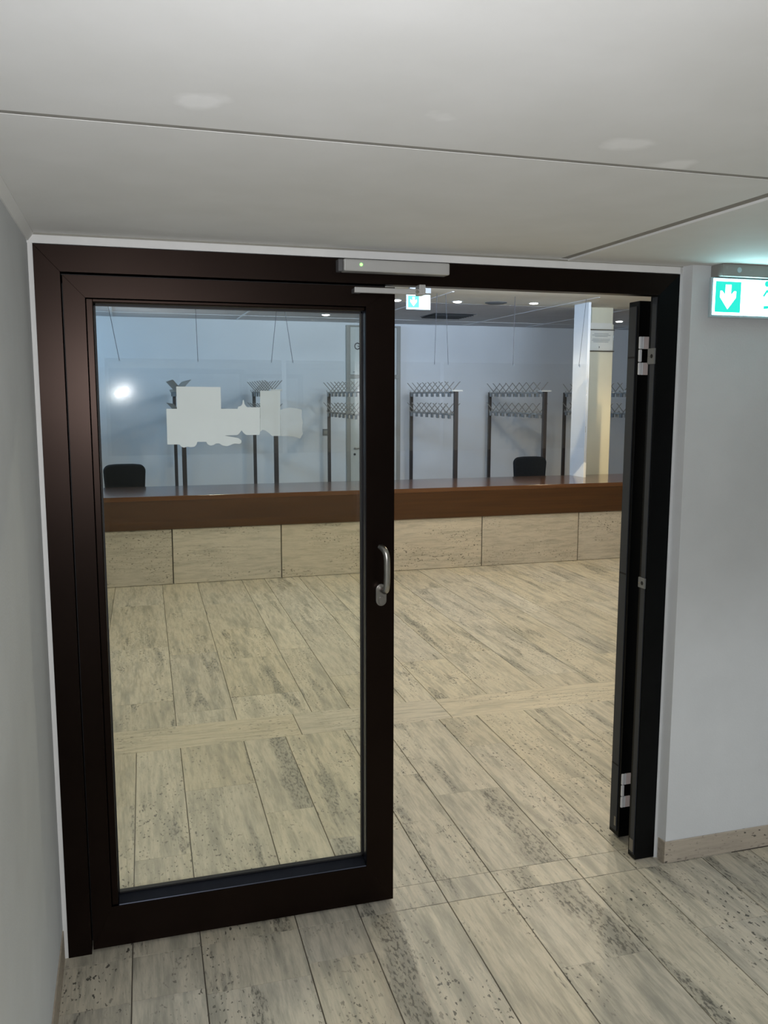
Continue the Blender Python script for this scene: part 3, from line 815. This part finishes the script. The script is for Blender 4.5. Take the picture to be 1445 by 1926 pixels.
# letter G as a solid bent bar, built from an arc, a spur and a bar
gcx, gcz, gr, gw = 3.258, 2.326, 0.036, 0.013
arc = [math.radians(a) for a in range(42, 352, 10)]
outer = [(gcx + (gr + gw / 2) * math.cos(a), gcz + 1.12 * (gr + gw / 2) * math.sin(a)) for a in arc]
inner = [(gcx + (gr - gw / 2) * math.cos(a), gcz + 1.12 * (gr - gw / 2) * math.sin(a)) for a in arc]
g = MB()
for i in range(len(arc) - 1):
    g.prism([outer[i], outer[i + 1], inner[i + 1], inner[i]], 'y', BW - 0.0435, BW - 0.040)
g.box(gcx + gr - gw / 2, gcx + gr + gw / 2, BW - 0.0436, BW - 0.040, gcz - 1.12 * gr * 0.75, gcz + 0.004)
g.box(gcx + 0.004, gcx + gr + gw / 2, BW - 0.0437, BW - 0.040, gcz - 0.006, gcz + 0.006)
g.build('letter', 'ink', sgp)
box('panel_latch', 'ink', 3.195, 3.225, BW - 0.046, BW - 0.040, 1.978, 1.984, sgp)
sw = tag(box('wall_plate', 'plate', 2.775, 2.862, BW - 0.014, BW - 0.0005, 1.125, 1.215, bevel=0.003), 'small grey square plate on the cloakroom back wall', 'wall plate')
box('rocker', 'door_trim', 2.795, 2.842, BW - 0.019, BW - 0.0135, 1.148, 1.192, sw, bevel=0.002)

# ------------------------------------------------------------------ coat racks
RY0, RY1 = 7.08, 8.75
def make_rack(x, label):
    t = empty('coat_rack', (x, (RY0 + RY1) / 2, 0), label, 'coat rack', 'coat racks in the cloakroom')
    for y in (RY0, RY1):
        w = 0.023 if y == RY0 else 0.020
        pst = box('post', 'post', x - w, x + w, y - w, y + w, 0.02, 1.712, t, bevel=0.003)
        box('foot', 'post', x - 0.26, x + 0.26, y - 0.03, y + 0.03, 0.0005, 0.03, t, bevel=0.004)
    box('top_rail', 'rail', x - 0.016, x + 0.016, RY0 + 0.0235, RY1 - 0.0205, 1.690, 1.712, t, bevel=0.002)
    box('lower_rail', 'rail', x - 0.016, x + 0.016, RY0 + 0.0235, RY1 - 0.0205, 1.430, 1.452, t, bevel=0.002)
    box('post_cap', 'tag_light', x - 0.06, x + 0.075, RY0 - 0.03, RY0 + 0.03, 1.7125, 1.732, t, bevel=0.003)
    n = 8
    global HOOK, TAG
    for rail_z in (1.712, 1.452):
        for k in range(n):
            y = RY0 + 0.12 + (RY1 - RY0 - 0.24) * k / (n - 1)
            if HOOK is None:
                q = MB()
                for s in (-1, 1):
                    q.tube([(-s * 0.012, 0, -0.004), (s * 0.090, 0.0, 0.112), (s * 0.100, 0, 0.118)], 0.0055, 5)
                    q.tube([(s * 0.010, 0.0, -0.004), (s * 0.046, 0, -0.012), (s * 0.060, 0, 0.020)], 0.005, 5)
                o = q.build('hook', 'hook', t, loc=(0, 0, 0))
                HOOK = o.data
            else:
                o = bpy.data.objects.new('hook', HOOK)
                COL.objects.link(o)
                o.parent = t
            o.location = Vector((x, y, rail_z)) - Vector(t.location)
            for s in (-1, 1):
                if TAG[s] is None:
                    g = MB().box(-0.008, 0.008, -0.030, 0.030, -0.052, -0.004).build('number_tag', 'tag' if s < 0 else 'tag_light', t, loc=(0, 0, 0))
                    TAG[s] = g.data
                else:
                    g = bpy.data.objects.new('number_tag', TAG[s])
                    COL.objects.link(g)
                    g.parent = t
                g.location = Vector((x + s * 0.034, y, rail_z - 0.01)) - Vector(t.location)
    return t
HOOK = None
TAG = {-1: None, 1: None}
rack_x = [0.815, 1.822, 2.815, 3.970, 5.130, 6.300]
rack_lab = ['dark posted coat rack with grey hooks, outermost beside the chair at the glass door side', 'dark posted coat rack with grey hooks, second from the chair by the glazed door',
            'dark posted coat rack with grey hooks in front of the small wall plate', 'dark posted coat rack with grey hooks just beyond the pale G door',
            'dark posted coat rack with grey hooks standing by a black chair near the pillar', 'dark posted coat rack with grey hooks partly hidden behind the cream pillar']
for x, lb in zip(rack_x, rack_lab):
    make_rack(x, lb)

# ------------------------------------------------------------------ chairs behind the counter
def make_chair(x, y, label, ztop):
    t = empty('office_chair', (x, y, 0), label, 'chair', 'black chairs behind the counter')
    w, n = 0.21, 9
    zb = ztop - 0.40
    # padded back: outline with rounded top corners, slightly hollow towards the sitter
    prof = []
    R = 0.07
    for k in range(7):
        a = math.pi / 2 * k / 6
        prof.append((w - R + R * math.cos(a), ztop - R + R * math.sin(a) - 0.004 * 0))
    top = [(q, ztop + 0.006 * (1 - (q / w) ** 2)) for q in (0.09, 0.045, 0.0, -0.045, -0.09)]
    left = [(-a, b) for a, b in prof][::-1]
    low = [(-w + 0.02, zb + 0.02), (-w + 0.05, zb), (w - 0.05, zb), (w - 0.02, zb + 0.02)]
    poly = prof + top + left + low
    MB().prism([(x + a, b) for a, b in poly][::-1], 'y', y + 0.20, y + 0.255).build('backrest', 'chair', t, bevel=0.018, seg=3, smooth=True)
    MB().prism([(x + a, y + b) for a, b in [(-0.21, -0.22), (0.21, -0.22), (0.225, -0.15), (0.215, 0.20), (-0.215, 0.20), (-0.225, -0.15)]], 'z', 0.42, 0.485).build('seat', 'chair', t, bevel=0.02, seg=3, smooth=True)
    for s in (-1, 1):
        MB().tube([(x + s * 0.20, y - 0.20, 0.0), (x + s * 0.185, y - 0.17, 0.43)], 0.011, 8).build('leg', 'chair_tube', t)
        MB().tube([(x + s * 0.20, y + 0.24, 0.0), (x + s * 0.185, y + 0.17, 0.43)], 0.011, 8).build('leg', 'chair_tube', t)
        MB().tube([(x + s * 0.15, y + 0.15, 0.43), (x + s * 0.15, y + 0.235, 0.52), (x + s * 0.15, y + 0.24, 0.66)], 0.011, 8).build('back_upright', 'chair_tube', t)
make_chair(0.187, 6.52, 'black padded chair behind the counter beside the outermost coat rack', 0.955)
make_chair(4.785, 6.52, 'black padded chair behind the counter next to the white partition board', 0.948)

# ------------------------------------------------------------------ lamps of the cloakroom
def downlight(x, y, power, color, label, spread=150, group='recessed ceiling downlights', z=FC):
    t = empty('downlight', (x, y, z), label, 'ceiling light', group)
    MB().lathe([(0.060, -0.004), (0.064, -0.003), (0.064, -0.0003)], 24, (x, y, z)).build('trim_ring', 'lamp_ring', t, smooth=True)
    MB().lathe([(0.030, -0.012), (0.042, -0.008), (0.046, -0.0042)], 20, (x, y, z)).build('lamp_lens', 'lamp_glow', t, smooth=True)
    ld = bpy.data.lights.new('lamp', 'SPOT')
    ld.energy = power
    ld.color = color
    ld.spot_size = math.radians(spread)
    ld.spot_blend = 0.3
    ld.shadow_soft_size = 0.04
    lo = bpy.data.objects.new('lamp', ld)
    COL.objects.link(lo)
    lo.parent = t
    lo.location = (0, 0, -0.03)
    return t
for (x, y, p_, c, lb) in ((1.25, 2.70, P_NEUTRAL * 1.6, NEUTRAL, 'round recessed downlight over the floor before the glazed door'),
                          (3.25, 2.25, P_WARM, WARM, 'warm recessed downlight over the floor before the open doorway'),
                          (3.90, 4.45, P_WARM * 1.5, WARM, 'warm recessed downlight before the counter near the pillar'),
                          (0.55, 1.15, P_NEUTRAL * 0.5, NEUTRAL, 'added unseen downlight straight above the threshold side of the cloakroom'),  # unseen lamp added to brighten the floor behind the pane
                          (0.6, 4.6, P_NEUTRAL * 0.7, NEUTRAL, 'round recessed downlight just before the counter'),
                          (5.6, 3.0, P_WARM * 0.7, WARM, 'added unseen warm downlight beyond the open door leaf')):  # unseen lamp added for more light on the floor and its bounce
    downlight(x, y, p_, c, lb, 176 if x == 3.90 else 150)
for (x, y, lb) in ((2.60, 7.95, 'small recessed downlight above the coat racks by the pale door'), (2.94, 6.15, 'small recessed downlight beside the hanging exit sign'),
                   (3.59, 6.10, 'small recessed downlight between the exit sign and a round grille'), (4.42, 6.00, 'small recessed downlight near the white partition board'),
                   (6.5, 7.70, 'small recessed downlight beyond the cream pillar')):
    downlight(x, y, P_REAR, NEUTRAL, lb, 100)
for (x, y, lb) in ((2.05, -3.0, 'added unseen downlight in the low hall ceiling close to the pale side wall'), (3.2, -2.1, 'added unseen downlight in the low hall ceiling close to the exit sign'),
                   (3.4, -4.2, 'added unseen downlight in the low hall ceiling far from the doors')):
    downlight(x, y, P_HALL, (0.93, 0.97, 1.0), lb, 140, z=HC)  # unseen lamps added so the hall floor bounces light onto the ceiling
# cool fluorescent battens on the cloakroom ceiling, left end
for yy in (6.6, 8.0):
    t = empty('fluorescent_batten', (-1.5, yy, FC), 'cool fluorescent batten on the cloakroom ceiling close to the ' + ('counter' if yy < 7 else 'back wall'), 'ceiling light', 'fluorescent battens')
    box('tray', 'tbar', -1.56, -1.44, yy - 0.6, yy + 0.6, FC - 0.05, FC - 0.0005, t, bevel=0.004)
    MB().tube([(-1.5, yy - 0.57, FC - 0.075), (-1.5, yy + 0.57, FC - 0.075)], 0.014, 10).build('tube', 'tube_glow', t)
    ld = bpy.data.lights.new('lamp', 'AREA')
    ld.shape = 'RECTANGLE'
    ld.size, ld.size_y = 0.20, 1.15
    ld.energy = P_COOL * 0.50
    ld.color = COOL
    lo = bpy.data.objects.new('lamp', ld)
    COL.objects.link(lo)
    lo.parent = t
    ld.spread = math.radians(110)
    lo.location = (0.03, 0, -0.10)
    lo.rotation_euler = (0, math.radians(-80), 0)

t = empty('fluorescent_batten', (3.2, 3.1, FC), 'added unseen cool batten on the ceiling before the counter', 'ceiling light', 'fluorescent battens')
box('tray', 'tbar', 1.6, 4.8, 3.04, 3.16, FC - 0.05, FC - 0.0005, t, bevel=0.004)  # this batten is added out of view to light the back wall evenly
MB().tube([(1.65, 3.1, FC - 0.075), (4.75, 3.1, FC - 0.075)], 0.014, 10).build('tube', 'tube_glow', t)
ld = bpy.data.lights.new('lamp', 'AREA')
ld.shape = 'RECTANGLE'
ld.size, ld.size_y = 3.1, 0.06
ld.energy = P_COOL * 0.80
ld.spread = math.radians(84)
ld.color = (0.62, 0.78, 1.0)
lo = bpy.data.objects.new('lamp', ld)
COL.objects.link(lo)
lo.parent = t
lo.location = (0, 0.03, -0.10)
lo.rotation_euler = (math.radians(93), 0, 0)

# accent spotlight aimed at the foot of the pillar
sp = empty('accent_spotlight', (3.20, 3.60, FC), 'small white ceiling spotlight aimed at the cream pillar', 'spotlight')
aim = (Vector((5.42, 6.20, 0.95)) - Vector((3.20, 3.60, FC - 0.13))).normalized()
hp = Vector((3.20, 3.60, FC - 0.13))
MB().lathe([(0.045, -0.02), (0.05, -0.0005)], 20, (3.20, 3.60, FC)).build('base_plate', 'tbar', sp, smooth=True)
MB().tube([(3.20, 3.60, FC - 0.02), (3.20, 3.60, FC - 0.13)], 0.008, 8).build('stem', 'tbar', sp)
MB().tube([hp - aim * 0.06, hp + aim * 0.05, hp + aim * 0.055], [0.03, 0.042, 0.034], 16).build('lamp_head', 'tbar', sp, smooth=True)
ld = bpy.data.lights.new('lamp', 'SPOT')
ld.energy, ld.color = 210.0, (1.0, 0.82, 0.50)
ld.spot_size, ld.spot_blend, ld.shadow_soft_size = math.radians(30), 0.8, 0.03
lo = bpy.data.objects.new('lamp', ld)
COL.objects.link(lo)
lo.parent = sp
lo.location = hp + aim * 0.07 - Vector((3.20, 3.60, FC))
lo.rotation_euler = (-aim).to_track_quat('Z', 'Y').to_euler()

# ceiling grilles
v = empty('ceiling_vent', (4.05, 7.6, FC), 'square grey slatted vent in the cloakroom ceiling', 'vent')
box('vent_back', 'vent', 3.78, 4.32, 7.33, 7.87, FC - 0.004, FC - 0.0005, v)
for k in range(7):
    yy = 7.36 + k * 0.08
    MB().prism([(yy, FC - 0.022), (yy + 0.045, FC - 0.006), (yy + 0.045, FC - 0.004), (yy, FC - 0.020)], 'x', 3.80, 4.30).build('vent_slat', 'vent', v)
v = empty('ceiling_speaker', (4.02, 6.08, FC), 'round grey loudspeaker grille in the ceiling near the partition board', 'speaker')
MB().lathe([(0.095, -0.010), (0.115, -0.006), (0.118, -0.0005)], 28, (4.02, 6.08, FC)).build('rim', 'vent', v, smooth=True)
MB().lathe([(0.088, -0.0135), (0.092, -0.0104)], 28, (4.02, 6.08, FC)).build('grille', 'vent', v, smooth=True)
